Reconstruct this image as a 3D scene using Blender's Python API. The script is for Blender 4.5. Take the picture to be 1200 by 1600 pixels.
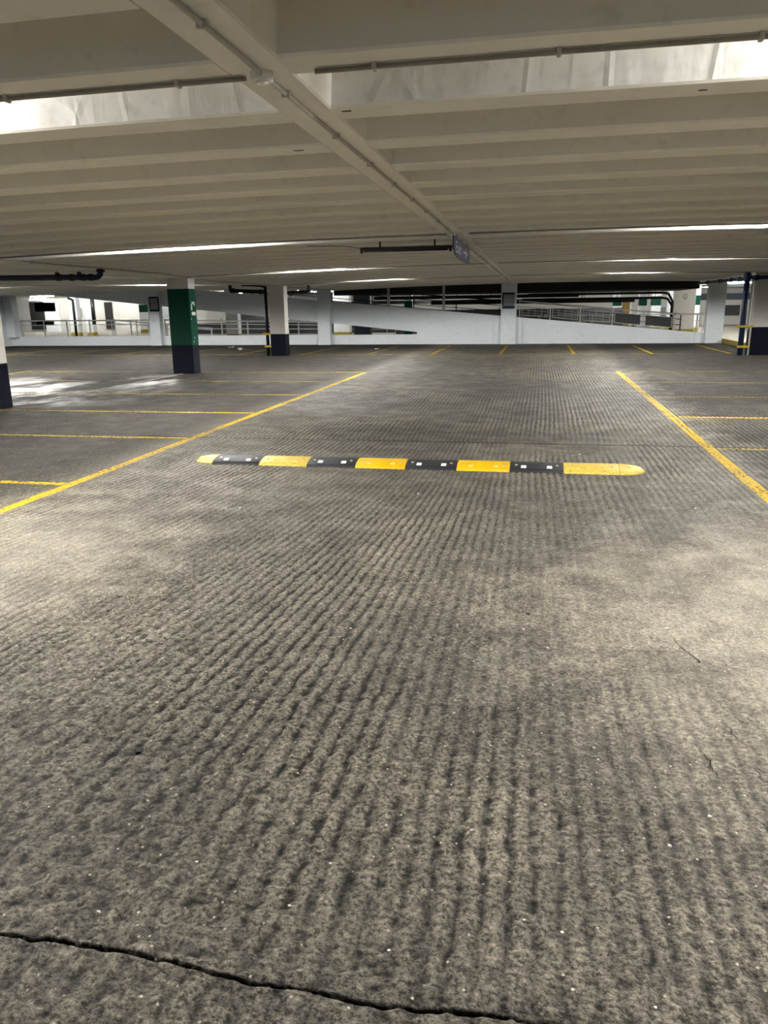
import bpy, math, random
import numpy as np
from mathutils import Vector, Matrix

# ------------------------------------------------------------------ clear
for o in list(bpy.data.objects): bpy.data.objects.remove(o, do_unlink=True)
sc = bpy.context.scene
col = sc.collection
random.seed(7)
rng = np.random.default_rng(11)
PI = math.pi

# ------------------------------------------------------------------ camera
H = 1.6
F_PX, PITCH, YAW, ROLL = 1202.9, 0.258628, 0.19612, -0.013297
cd = bpy.data.cameras.new('camera'); cam = bpy.data.objects.new('camera', cd); col.objects.link(cam)
cd.sensor_fit = 'VERTICAL'; cd.sensor_height = 36.0; cd.sensor_width = 27.0
cd.lens = 36.0 * F_PX / 1600.0
cd.clip_start = 0.05; cd.clip_end = 300
fw = Vector((-math.sin(YAW)*math.cos(PITCH), math.cos(YAW)*math.cos(PITCH), -math.sin(PITCH)))
r0 = Vector((math.cos(YAW), math.sin(YAW), 0)); u0 = r0.cross(fw)
rt = math.cos(ROLL)*r0 + math.sin(ROLL)*u0
up = -math.sin(ROLL)*r0 + math.cos(ROLL)*u0
m = Matrix((rt, up, -fw)).transposed().to_4x4(); m.translation = (0, 0, H)
cam.matrix_world = m
sc.camera = cam

# ------------------------------------------------------------------ world, exposure, lamp strength
w = bpy.data.worlds.new('world'); sc.world = w; w.use_nodes = True
w.node_tree.nodes['Background'].inputs[0].default_value = (0.75, 0.85, 1.0, 1)
w.node_tree.nodes['Background'].inputs[1].default_value = 0.10
sc.view_settings.view_transform = 'Standard'; sc.view_settings.look = 'None'
sc.view_settings.gamma = 1.0; sc.view_settings.use_curve_mapping = False
sc.view_settings.exposure = 1.65
sc.cycles.max_bounces = 5; sc.cycles.diffuse_bounces = 4; sc.cycles.glossy_bounces = 2; sc.cycles.transmission_bounces = 2
TUBE_STRENGTH = 430.0
NEAR_TUBE_STRENGTH = 800.0  # nearest row driven harder to brighten its floor pools
FAR_STRENGTH = 120.0

# ------------------------------------------------------------------ node helpers
def new_mat(name):
    mt = bpy.data.materials.new(name); mt.use_nodes = True
    nt = mt.node_tree; b = nt.nodes['Principled BSDF']
    return mt, nt, b
def N(nt, t, **kw):
    n = nt.nodes.new(t)
    for k, v in kw.items(): setattr(n, k, v)
    return n
def L(nt, a, b): nt.links.new(a, b)
def val(nt, sock, v):
    if hasattr(v, 'links'): L(nt, v, sock)
    else: sock.default_value = v
def math_n(nt, op, a, b=None, clamp=False):
    n = N(nt, 'ShaderNodeMath', operation=op, use_clamp=clamp)
    val(nt, n.inputs[0], a)
    if b is not None: val(nt, n.inputs[1], b)
    return n.outputs[0]
def mixc(nt, fac, a, b, mode='MIX'):
    n = N(nt, 'ShaderNodeMix', data_type='RGBA', blend_type=mode)
    val(nt, n.inputs[0], fac); val(nt, n.inputs[6], a); val(nt, n.inputs[7], b)
    return n.outputs[2]
def noise(nt, vec, scale, detail=3, rough=0.55, dist=0.0):
    n = N(nt, 'ShaderNodeTexNoise'); L(nt, vec, n.inputs['Vector'])
    n.inputs['Scale'].default_value = scale; n.inputs['Detail'].default_value = detail
    n.inputs['Roughness'].default_value = rough; n.inputs['Distortion'].default_value = dist
    return n.outputs[0]
def ramp(nt, fac, lo, hi, a=0.0, b=1.0):
    n = N(nt, 'ShaderNodeMapRange'); n.clamp = True
    L(nt, fac, n.inputs[0])
    for i, v in enumerate((lo, hi, a, b)): n.inputs[i+1].default_value = v
    return n.outputs[0]
def scaled(nt, vec, s):
    n = N(nt, 'ShaderNodeVectorMath', operation='MULTIPLY'); L(nt, vec, n.inputs[0]); n.inputs[1].default_value = s
    return n.outputs[0]
def wpos(nt): return N(nt, 'ShaderNodeNewGeometry').outputs['Position']
def bump(nt, h, strength, dist, b, prev=None):
    n = N(nt, 'ShaderNodeBump'); L(nt, h, n.inputs['Height'])
    n.inputs['Strength'].default_value = strength; n.inputs['Distance'].default_value = dist
    if prev is not None: L(nt, prev, n.inputs['Normal'])
    L(nt, n.outputs[0], b.inputs['Normal']); return n.outputs[0]
def c4(c): return (c[0], c[1], c[2], 1)

def painted(name, c, dirt=(0.25, 0.22, 0.18), amount=0.35, rough=0.55, nscale=1.2, bscale=30, bstr=0.15, metal=0.0, spec=0.25):
    mt, nt, b = new_mat(name); p = wpos(nt)
    n1 = noise(nt, p, nscale, 4, 0.62); n2 = noise(nt, p, nscale*9, 2, 0.6)
    d = math_n(nt, 'MULTIPLY', ramp(nt, n1, 0.45, 0.75), amount)
    d2 = math_n(nt, 'MULTIPLY', ramp(nt, n2, 0.58, 0.74), amount*0.7)
    cc = mixc(nt, d, c4(c), c4(tuple(x*0.6+y*0.4 for x, y in zip(c, dirt))))
    cc = mixc(nt, d2, cc, c4(dirt))
    L(nt, cc, b.inputs['Base Color'])
    b.inputs['Roughness'].default_value = rough; b.inputs['Metallic'].default_value = metal
    b.inputs['Specular IOR Level'].default_value = spec
    if bstr > 0.01: bump(nt, noise(nt, p, bscale, 2, 0.6), bstr, 0.01, b)
    return mt
def emit(name, c, s):
    mt, nt, b = new_mat(name)
    b.inputs['Base Color'].default_value = c4(c)
    b.inputs['Emission Color'].default_value = c4(c); b.inputs['Emission Strength'].default_value = s
    return mt

M = {}
M['ceil'] = painted('ceiling_paint', (0.88, 0.86, 0.80), (0.40, 0.34, 0.26), 0.24, 0.7, 0.9, 14, 0.12)
M['white'] = painted('white_paint', (0.72, 0.765, 0.80), (0.22, 0.21, 0.20), 0.30, 0.6, 0.8, 22, 0.2)
M['column'] = painted('column_white_paint', (0.62, 0.60, 0.56), (0.28, 0.26, 0.23), 0.25, 0.6, 1.0, 25, 0.2)
M['green'] = painted('green_paint', (0.001, 0.046, 0.026), (0.004, 0.022, 0.015), 0.4, 0.55, 1.6, 25, 0.2, spec=0.12)
M['navy'] = painted('navy_paint', (0.0028, 0.004, 0.012), (0.008, 0.007, 0.009), 0.4, 0.6, 1.8, 25, 0.2, spec=0.1)
M['pipe'] = painted('navy_pipe_paint', (0.008, 0.020, 0.055), (0.01, 0.01, 0.012), 0.5, 0.4, 2.0, 40, 0.1)
M['blackpipe'] = painted('black_pipe_paint', (0.006, 0.006, 0.009), (0.02, 0.02, 0.02), 0.3, 0.45, 2.0, 40, 0.1)
M['galv'] = painted('galvanised_conduit', (0.33, 0.305, 0.265), (0.16, 0.13, 0.10), 0.5, 0.45, 3.0, 60, 0.1, 0.3)
M['rail'] = painted('grey_rail_paint', (0.42, 0.42, 0.40), (0.2, 0.17, 0.12), 0.4, 0.5, 2.0, 40, 0.1)
M['dark'] = painted('dark_steel', (0.012, 0.012, 0.013), (0.03, 0.03, 0.03), 0.4, 0.6, 2.0, 40, 0.1)
M['soffit'] = painted('unlit_soffit', (0.020, 0.019, 0.018), (0.02, 0.02, 0.02), 0.4, 0.8, 1.0, 20, 0.1)  # near-black colour stands in for the ramp underside lying unlit
M['yellowp'] = painted('yellow_band_paint', (0.50, 0.36, 0.03), (0.16, 0.12, 0.03), 0.45, 0.5, 2.0, 40, 0.1)
M['kerb'] = painted('yellow_kerb_paint', (0.34, 0.26, 0.03), (0.12, 0.10, 0.04), 0.5, 0.6, 2.0, 30, 0.2)
M['lamphouse'] = painted('lamp_housing', (0.50, 0.48, 0.43), (0.2, 0.17, 0.12), 0.4, 0.5, 3.0, 40, 0.05)
M['deadlamp'] = painted('rusty_dark_housing', (0.022, 0.020, 0.016), (0.05, 0.03, 0.015), 0.5, 0.6, 4.0, 40, 0.1)
M['tube'] = emit('lit_tube', (1.0, 0.98, 0.935), TUBE_STRENGTH)
M['tubenear'] = emit('near_lit_tube', (1.0, 0.98, 0.935), NEAR_TUBE_STRENGTH)
M['tubefar'] = emit('lit_tube_far', (1.0, 0.97, 0.90), FAR_STRENGTH)
M['tubedead'] = painted('unlit_tube', (0.55, 0.55, 0.52), (0.3, 0.3, 0.3), 0.2, 0.25, 3.0, 40, 0.0)
M['board'] = painted('grey_notice_board', (0.20, 0.225, 0.24), (0.12, 0.12, 0.12), 0.3, 0.4, 5.0, 40, 0.05)
M['signblue'] = painted('sign_blue', (0.008, 0.014, 0.12), (0.01, 0.012, 0.05), 0.35, 0.35, 4.0, 40, 0.02)
M['signwhite'] = painted('sign_white', (0.72, 0.74, 0.78), (0.4, 0.42, 0.5), 0.3, 0.4, 6.0, 40, 0.02)
M['mark'] = painted('white_marking', (0.62, 0.63, 0.62), (0.3, 0.3, 0.3), 0.4, 0.5, 8.0, 40, 0.02)
M['door'] = painted('ochre_door', (0.25, 0.15, 0.03), (0.1, 0.06, 0.02), 0.3, 0.5, 2.0, 40, 0.05)
M['mesh'] = painted('dark_mesh_panel', (0.035, 0.038, 0.042), (0.08, 0.08, 0.08), 0.4, 0.6, 3.0, 60, 0.3)
M['paper'] = painted('paper_scrap', (0.75, 0.74, 0.70), (0.4, 0.38, 0.33), 0.3, 0.7, 9.0, 40, 0.1)
M['chip'] = painted('pale_stone', (0.50, 0.47, 0.40), (0.4, 0.35, 0.28), 0.4, 0.6, 30.0, 90, 0.3)
M['leaf'] = painted('dark_debris', (0.012, 0.011, 0.010), (0.03, 0.02, 0.015), 0.4, 0.8, 20.0, 60, 0.3)
M['crack'] = painted('crack_shadow', (0.010, 0.009, 0.008), (0.02, 0.02, 0.02), 0.3, 0.9, 5.0, 60, 0.0)
M['backwall'] = painted('back_wall_paint', (0.50, 0.50, 0.48), (0.25, 0.24, 0.22), 0.4, 0.6, 0.4, 20, 0.1)
M['slate'] = painted('slate_blue_panel', (0.05, 0.06, 0.09), (0.04, 0.04, 0.04), 0.3, 0.5, 2.0, 40, 0.0)
M['deck'] = painted('bright_deck_concrete', (0.30, 0.285, 0.25), (0.18, 0.17, 0.15), 0.6, 0.6, 0.5, 15, 0.2)

# the wrinkled, glossier gloss paint on the faces of the lamp recesses
def wrinkled():
    mt, nt, b = new_mat('wrinkled_gloss_paint'); p = wpos(nt)
    q = scaled(nt, p, (1.0, 1.0, 0.35))
    n1 = noise(nt, q, 3.0, 3, 0.5, 1.2); n2 = noise(nt, p, 14, 3, 0.5)
    cc = mixc(nt, ramp(nt, n2, 0.5, 0.8), (0.80, 0.80, 0.79, 1), (0.66, 0.64, 0.60, 1))
    L(nt, cc, b.inputs['Base Color']); b.inputs['Roughness'].default_value = 0.38
    v = N(nt, 'ShaderNodeTexVoronoi'); v.feature = 'DISTANCE_TO_EDGE'; L(nt, q, v.inputs['Vector']); v.inputs['Scale'].default_value = 2.2
    e = ramp(nt, v.outputs['Distance'], 0.0, 0.05, 1.0, 0.0)
    h = math_n(nt, 'ADD', n1, math_n(nt, 'MULTIPLY', e, 0.2))
    bump(nt, h, 0.45, 0.03, b)
    return mt
M['wrinkle'] = wrinkled()

# floor concrete: dirt in the grooves comes from the 'ridge' attribute of the mesh
def floor_mat(name, attr, paint=None):
    mt, nt, b = new_mat(name); p = wpos(nt)
    big = noise(nt, p, 0.35, 3, 0.6, 0.4); mid = noise(nt, p, 2.6, 4, 0.66, 0.3)
    fine = noise(nt, p, 62, 5, 0.72); grit = noise(nt, p, 24, 3, 0.65)
    # the bays either side of the aisle are oil-stained, the aisle is swept paler by tyres
    sp = N(nt, 'ShaderNodeSeparateXYZ'); L(nt, p, sp.inputs[0])
    bay = math_n(nt, 'MAXIMUM', ramp(nt, math_n(nt, 'ADD', sp.outputs[0], math_n(nt, 'MULTIPLY', mid, 0.8)), -3.9, -4.5), ramp(nt, math_n(nt, 'ADD', sp.outputs[0], math_n(nt, 'MULTIPLY', mid, 0.8)), 2.4, 3.0))
    c = mixc(nt, ramp(nt, big, 0.36, 0.64), (0.102, 0.094, 0.081, 1), (0.190, 0.173, 0.144, 1))
    c = mixc(nt, ramp(nt, mid, 0.40, 0.68, 0.0, 0.6), c, (0.105, 0.098, 0.087, 1))
    c = mixc(nt, math_n(nt, 'MULTIPLY', bay, 0.88), c, (0.050, 0.047, 0.042, 1))
    if attr:
        a = N(nt, 'ShaderNodeAttribute'); a.attribute_name = 'ridge'
        rg = a.outputs['Fac']
    else:
        wv = N(nt, 'ShaderNodeTexWave'); wv.wave_type = 'BANDS'; wv.bands_direction = 'X'
        L(nt, p, wv.inputs['Vector']); wv.inputs['Scale'].default_value = 1/0.066*0.314159
        wv.inputs['Distortion'].default_value = 0.8; wv.inputs['Detail'].default_value = 2; wv.inputs['Detail Scale'].default_value = 0.6
        rg = math_n(nt, 'ADD', math_n(nt, 'MULTIPLY', wv.outputs['Fac'], 0.35), 0.3)
    c = mixc(nt, ramp(nt, rg, 0.12, 0.72), mixc(nt, 1.0, c, (0.10, 0.097, 0.094, 1), 'MULTIPLY'), mixc(nt, 1.0, c, (1.30, 1.28, 1.22, 1), 'MULTIPLY'))
    c = mixc(nt, ramp(nt, fine, 0.505, 0.575, 0.0, 0.85), c, mixc(nt, 1.0, c, (0.17, 0.16, 0.15, 1), 'MULTIPLY'))
    c = mixc(nt, ramp(nt, fine, 0.37, 0.45, 0.75, 0.0), c, mixc(nt, 1.0, c, (2.0, 1.95, 1.85, 1), 'MULTIPLY'))
    c = mixc(nt, ramp(nt, grit, 0.54, 0.64, 0.0, 0.6), c, mixc(nt, 1.0, c, (0.30, 0.29, 0.28, 1), 'MULTIPLY'))
    # smooth worn concrete at both sides; lamp-pool brightness also painted into its colour
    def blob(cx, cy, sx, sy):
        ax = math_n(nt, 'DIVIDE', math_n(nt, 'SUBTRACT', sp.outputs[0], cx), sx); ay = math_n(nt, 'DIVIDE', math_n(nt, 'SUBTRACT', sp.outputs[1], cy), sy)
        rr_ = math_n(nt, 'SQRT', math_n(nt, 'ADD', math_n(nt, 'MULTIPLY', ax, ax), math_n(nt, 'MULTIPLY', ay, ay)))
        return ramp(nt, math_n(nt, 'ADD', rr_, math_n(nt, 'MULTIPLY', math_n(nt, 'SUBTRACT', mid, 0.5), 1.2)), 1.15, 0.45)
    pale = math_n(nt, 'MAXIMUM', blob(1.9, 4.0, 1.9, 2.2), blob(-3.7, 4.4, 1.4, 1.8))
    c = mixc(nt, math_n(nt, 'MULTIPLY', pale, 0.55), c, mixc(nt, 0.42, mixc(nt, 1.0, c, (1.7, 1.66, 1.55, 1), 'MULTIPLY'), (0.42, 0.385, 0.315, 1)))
    # damp, tyre-blackened patches
    damp = ramp(nt, math_n(nt, 'ADD', noise(nt, p, 0.22, 3, 0.6, 0.5), math_n(nt, 'MULTIPLY', math_n(nt, 'SUBTRACT', mid, 0.5), 0.3)), 0.40, 0.58)
    c = mixc(nt, damp, c, mixc(nt, 1.0, c, (0.58, 0.57, 0.57, 1), 'MULTIPLY'))
    v = N(nt, 'ShaderNodeTexVoronoi'); L(nt, p, v.inputs['Vector']); v.inputs['Scale'].default_value = 42
    sx = N(nt, 'ShaderNodeSeparateColor'); L(nt, v.outputs['Color'], sx.inputs[0])
    sel = math_n(nt, 'MULTIPLY', ramp(nt, v.outputs['Distance'], 0.10, 0.22, 1.0, 0.0), math_n(nt, 'GREATER_THAN', sx.outputs[0], 0.90))
    c = mixc(nt, math_n(nt, 'MULTIPLY', sel, 0.8), c, (0.52, 0.46, 0.36, 1))
    rough = math_n(nt, 'ADD', ramp(nt, mid, 0.30, 0.62, 0.45, 0.72), math_n(nt, 'ADD', math_n(nt, 'MULTIPLY', fine, 0.10), math_n(nt, 'MULTIPLY', bay, 0.22)))
    if paint:
        wear = noise(nt, p, 26, 4, 0.7); wear2 = noise(nt, p, 1.3, 3, 0.6)
        t = math_n(nt, 'ADD', wear, math_n(nt, 'MULTIPLY', math_n(nt, 'SUBTRACT', wear2, 0.5), 0.35))
        if attr: t = math_n(nt, 'SUBTRACT', t, math_n(nt, 'MULTIPLY', math_n(nt, 'SUBTRACT', rg, 0.5), 0.14))
        k = ramp(nt, t, paint[1]-0.05, paint[1]+0.06, 1.0, 0.0)
        c = mixc(nt, k, c, c4(paint[0]))
    else:
        # thin films of standing water on the left, where the drain pipe drips
        pd = noise(nt, scaled(nt, p, (1.0, 0.55, 1.0)), 0.55, 4, 0.6)
        inx = math_n(nt, 'MULTIPLY', ramp(nt, sp.outputs[0], -6.8, -8.6), ramp(nt, sp.outputs[0], -14.5, -12.5))
        iny = math_n(nt, 'MULTIPLY', ramp(nt, sp.outputs[1], 11.5, 13.0), ramp(nt, sp.outputs[1], 19.0, 17.5))
        wet = math_n(nt, 'MULTIPLY', math_n(nt, 'MULTIPLY', inx, iny), ramp(nt, pd, 0.46, 0.54))
        rough = math_n(nt, 'SUBTRACT', rough, math_n(nt, 'MULTIPLY', wet, 0.44), True)
        c = mixc(nt, math_n(nt, 'MULTIPLY', wet, 0.55), c, (0.035, 0.033, 0.030, 1))
    L(nt, c, b.inputs['Base Color']); L(nt, rough, b.inputs['Roughness'])
    if paint: b.inputs['Specular IOR Level'].default_value = 0.08
    else: L(nt, math_n(nt, 'ADD', math_n(nt, 'ADD', math_n(nt, 'MULTIPLY', damp, 0.10), 0.11), math_n(nt, 'MULTIPLY', wet, 0.45)), b.inputs['Specular IOR Level'])
    h = math_n(nt, 'ADD', math_n(nt, 'MULTIPLY', fine, -0.8), math_n(nt, 'MULTIPLY', grit, -1.0))
    if not attr: h = math_n(nt, 'ADD', h, math_n(nt, 'MULTIPLY', rg, 0.35))
    bump(nt, h, 1.0 if attr else 0.5, 0.016 if attr else 0.008, b)
    return mt
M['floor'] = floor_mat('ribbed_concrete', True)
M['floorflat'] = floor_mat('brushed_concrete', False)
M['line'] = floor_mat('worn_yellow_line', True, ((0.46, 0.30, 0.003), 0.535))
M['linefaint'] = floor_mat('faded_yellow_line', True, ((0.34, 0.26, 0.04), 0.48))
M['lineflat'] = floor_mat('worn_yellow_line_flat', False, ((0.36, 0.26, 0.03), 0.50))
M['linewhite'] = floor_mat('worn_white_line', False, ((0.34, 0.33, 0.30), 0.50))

def rubber(name, c, scuff, rough=0.62):
    mt, nt, b = new_mat(name)
    tc = N(nt, 'ShaderNodeTexCoord').outputs['Object']
    n1 = noise(nt, tc, 6, 5, 0.6); n2 = noise(nt, scaled(nt, tc, (1, 7, 7)), 5, 4, 0.65, 1.6)
    cc = mixc(nt, ramp(nt, n1, 0.45, 0.75, 0, 0.5), c4(c), c4(tuple(x*0.62 for x in c)))
    if scuff:
        wv = N(nt, 'ShaderNodeTexNoise'); L(nt, scaled(nt, tc, (3, 11, 11)), wv.inputs['Vector'])
        wv.inputs['Scale'].default_value = 2.2; wv.inputs['Detail'].default_value = 3; wv.inputs['Distortion'].default_value = 1.8
        k = math_n(nt, 'ABSOLUTE', math_n(nt, 'SUBTRACT', wv.outputs[0], 0.5))
        cc = mixc(nt, ramp(nt, k, 0.0, 0.03, 0.85, 0.0), cc, c4(scuff))
        cc = mixc(nt, ramp(nt, n2, 0.5, 0.72, 0.0, 0.45), cc, c4(tuple(min(1, x*0.5+0.28) for x in c)))
    else:
        cc = mixc(nt, ramp(nt, n2, 0.56, 0.72, 0.0, 0.35), cc, c4(tuple(min(1, x*1.2+0.02) for x in c)))
    L(nt, cc, b.inputs['Base Color']); b.inputs['Roughness'].default_value = rough; b.inputs['Specular IOR Level'].default_value = 0.22
    bump(nt, noise(nt, tc, 60, 3, 0.6), 0.2, 0.004, b)
    return mt
M['rubblack'] = rubber('black_rubber', (0.014, 0.015, 0.017), None)
M['rubyel'] = rubber('yellow_rubber', (0.56, 0.345, 0.002), None, 0.5)
M['rubyelworn'] = rubber('scuffed_yellow_rubber', (0.50, 0.36, 0.04), (0.07, 0.06, 0.03), 0.55)
M['stud'] = painted('white_reflector', (0.80, 0.80, 0.80), (0.5, 0.5, 0.5), 0.2, 0.15, 20, 60, 0.0)
M['study'] = painted('amber_reflector', (0.62, 0.40, 0.10), (0.4, 0.25, 0.1), 0.3, 0.2, 20, 60, 0.0)

# ------------------------------------------------------------------ mesh helpers
class MB:
    def __init__(s): s.v = []; s.f = []; s.mi = []
    def add(s, vs, fs, mi=0):
        o = len(s.v); s.v += [tuple(p) for p in vs]; s.f += [tuple(i+o for i in f) for f in fs]; s.mi += [mi]*len(fs); return s
    def box(s, x0, x1, y0, y1, z0, z1, mi=0, bev=0.0):
        if bev > 0:
            b = min(bev, (x1-x0)*.45, (y1-y0)*.45, (z1-z0)*.45)
            vs = []
            for z, d in ((z0, b), (z0+b, 0), (z1-b, 0), (z1, b)):
                e = b
                vs += [(x0+d+e*(d == 0), y0+d, z), (x1-d-e*(d == 0), y0+d, z), (x1-d, y0+d+e*(d == 0), z), (x1-d, y1-d-e*(d == 0), z),
                       (x1-d-e*(d == 0), y1-d, z), (x0+d+e*(d == 0), y1-d, z), (x0+d, y1-d-e*(d == 0), z), (x0+d, y0+d+e*(d == 0), z)]
            fs = [(7, 6, 5, 4, 3, 2, 1, 0), tuple(range(24, 32))]
            for k in range(3):
                for i in range(8):
                    a = k*8+i; c = k*8+(i+1) % 8; fs.append((a, c, c+8, a+8))
            return s.add(vs, fs, mi)
        vs = [(x0, y0, z0), (x1, y0, z0), (x1, y1, z0), (x0, y1, z0), (x0, y0, z1), (x1, y0, z1), (x1, y1, z1), (x0, y1, z1)]
        fs = [(0, 3, 2, 1), (4, 5, 6, 7), (0, 1, 5, 4), (1, 2, 6, 5), (2, 3, 7, 6), (3, 0, 4, 7)]
        return s.add(vs, fs, mi)
    def quadprism(s, pts, y0, y1, mi=0):
        # polygon in (x,z) extruded along y
        n = len(pts)
        vs = [(x, y0, z) for x, z in pts] + [(x, y1, z) for x, z in pts]
        fs = [tuple(range(n)), tuple(range(2*n-1, n-1, -1))] + [(i, i+n, (i+1) % n+n, (i+1) % n) for i in range(n)]
        return s.add(vs, fs, mi)
    def tube(s, pts, r, n=10, mi=0, caps=True):
        pts = [Vector(p) for p in pts]; vs = []; fs = []
        prev = None
        for i, p in enumerate(pts):
            if i == 0: d = pts[1]-p
            elif i == len(pts)-1: d = p-pts[i-1]
            else: d = (pts[i+1]-p).normalized()+(p-pts[i-1]).normalized()
            d.normalize()
            ref = Vector((0, 0, 1)) if abs(d.z) < 0.9 else Vector((0, 1, 0))
            if prev is not None:
                a = prev - d*prev.dot(d)
                a = a.normalized() if a.length > 1e-4 else d.cross(ref).normalized()
            else: a = d.cross(ref).normalized()
            prev = a; b = d.cross(a)
            rr = r[i] if isinstance(r, (list, tuple)) else r
            for k in range(n):
                t = 2*PI*k/n; vs.append(p + a*math.cos(t)*rr + b*math.sin(t)*rr)
        for i in range(len(pts)-1):
            for k in range(n):
                k2 = (k+1) % n; fs.append((i*n+k, i*n+k2, (i+1)*n+k2, (i+1)*n+k))
        if caps:
            fs.append(tuple(range(n-1, -1, -1))); o = (len(pts)-1)*n; fs.append(tuple(o+k for k in range(n)))
        return s.add(vs, fs, mi)
    def build(s, name, mats, parent=None, smooth=False, origin=None):
        me = bpy.data.meshes.new(name)
        org = Vector((0, 0, 0))
        if parent is not None: org = Vector(parent.get('_o', (0, 0, 0)))
        if origin is not None: org = Vector(origin)
        base = Vector(parent.get('_o', (0, 0, 0))) if parent is not None else Vector((0, 0, 0))
        me.from_pydata([(x-org.x, y-org.y, z-org.z) for x, y, z in s.v], [], s.f)
        mats = mats if isinstance(mats, (list, tuple)) else [mats]
        for mm in mats: me.materials.append(mm)
        if len(mats) > 1: me.polygons.foreach_set('material_index', s.mi)
        if smooth: me.polygons.foreach_set('use_smooth', [True]*len(me.polygons))
        me.update()
        o = bpy.data.objects.new(name, me); col.objects.link(o)
        o.location = org - base
        if parent is not None: o.parent = parent
        o['_o'] = tuple(org)
        return o

def tag(o, label=None, cat=None, group=None, kind=None):
    if label: o['label'] = label
    if cat: o['category'] = cat
    if group: o['group'] = group
    if kind: o['kind'] = kind
    return o
def thing(name, loc, label, cat, group=None):
    o = bpy.data.objects.new(name, None); col.objects.link(o); o.location = loc; o['_o'] = tuple(loc); o.empty_display_size = 0.1
    return tag(o, label, cat, group)
def copy_tree(o, parent=None):
    c = o.copy(); col.objects.link(c)
    if parent is not None: c.parent = parent
    for ch in o.children: copy_tree(ch, c)
    return c
def arc(c, a, b, r, n=6):
    # quarter bend from direction a to direction b around corner c
    c = Vector(c); a = Vector(a).normalized(); b = Vector(b).normalized(); out = []
    ctr = c - a*r + b*r
    for i in range(n+1):
        t = i/n*PI/2
        out.append(ctr + (-b)*r*math.cos(t) + a*r*math.sin(t))
    return out

# ------------------------------------------------------------------ floor height field
def lattice(seed, n=257):
    return np.random.default_rng(seed).random((n, n))
_lat = {}
def vnoise(x, y, seed):
    g = _lat.setdefault(seed, lattice(seed)); n = g.shape[0]-1
    xi = np.floor(x).astype(int); yi = np.floor(y).astype(int); fx = x-xi; fy = y-yi
    fx = fx*fx*(3-2*fx); fy = fy*fy*(3-2*fy); xi %= n; yi %= n
    return (g[xi, yi]*(1-fx)*(1-fy)+g[xi+1, yi]*fx*(1-fy)+g[xi, yi+1]*(1-fx)*fy+g[xi+1, yi+1]*fx*fy)
def sstep(x, a, b):
    t = np.clip((x-a)/(b-a), 0, 1); return t*t*(3-2*t)
def crack_y(X): return 1.452 - 0.012*(X+0.7) + 0.014*np.sin(X*5.1+0.6) + 0.02*(vnoise(X*6+40, X*0+3.3, 5)-.5) + 0.010*(vnoise(X*27+40, X*0+9.3, 6)-.5)
PITCH_R = 0.066
def field(X, Y):
    slant = 0.115*sstep(-X, 0.2, 1.9) - 0.028*sstep(X, -0.6, 0.4)
    slant = slant*np.exp(-((Y-4.5)/6.0)**2)
    u = X - slant*(np.minimum(Y, 9.3)-4.5) + 0.016*(vnoise(X*2.2+9, Y*0.9, 1)-.5) + 0.016*(vnoise(X*9, Y*6.0, 2)-.5) + 0.014*(vnoise(X*24, Y*17.0, 14)-.5)
    u = u + np.where(Y > 9.36, 0.031, 0.0)
    rs = 1-np.abs(1-2*((u/PITCH_R) % 1.0))**1.6 - 0.05
    # some rake strokes deeper than others
    stroke = vnoise(np.floor(u/PITCH_R)*3.7+50, Y*0.35, 3)
    patch = vnoise(X*0.55+20, Y*0.42+3, 4)*0.6 + vnoise(X*1.5+7, Y*1.1, 8)*0.4
    A = 0.28 + 1.10*sstep(patch, 0.28, 0.66)
    A = A*(0.25+1.2*stroke)
    A = A*(1-0.72*np.exp(-((X-1.6)/1.15)**2-((Y-4.3)/1.7)**2))
    A = A*(1-0.6*np.exp(-((X+3.4)/0.8)**2-((Y-4.6)/1.4)**2))
    A = A + 0.95*np.exp(-((X+1.35)/0.75)**2-((Y-5.0)/2.2)**2)
    A = A*(1-0.85*sstep(-X, 4.1, 4.9))*(0.35+0.65*sstep(Y, 1.43, 1.75))
    A = np.clip(A, 0.0, 1.7)
    p1 = vnoise(X*46, Y*40, 9); p2 = vnoise(X*85+5, Y*75, 10)
    pits = p1*0.65+p2*0.35
    near = (1-sstep(Y, 4, 11))*(1+0.7*np.exp(-((X+1.6)/1.2)**2-((Y-2.2)/1.5)**2))*(1-0.6*np.exp(-((X-1.6)/1.15)**2-((Y-4.3)/1.7)**2))
    h = 0.0068*A*(rs-0.5) + 0.012*(pits-0.5)*near
    ridge = 0.52 + 0.62*np.clip(A, 0, 1.5)*(rs-0.5) + 0.70*(pits-0.5)*near
    # the open crack across the foreground and the straight movement joint
    d = np.abs(Y-crack_y(X)); on = 1-sstep(X, -0.12, 0.35)
    wdt = 0.0022+0.0042*vnoise(X*14+3, X*0+1.1, 12)
    cr = np.exp(-(d/wdt)**2)*on
    jt = np.exp(-((Y-9.36)/0.022)**2)
    h = h - 0.014*cr - 0.008*jt
    ridge = ridge*(1-cr)*(1-0.85*jt)
    return h, np.clip(ridge, 0, 1)

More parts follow.
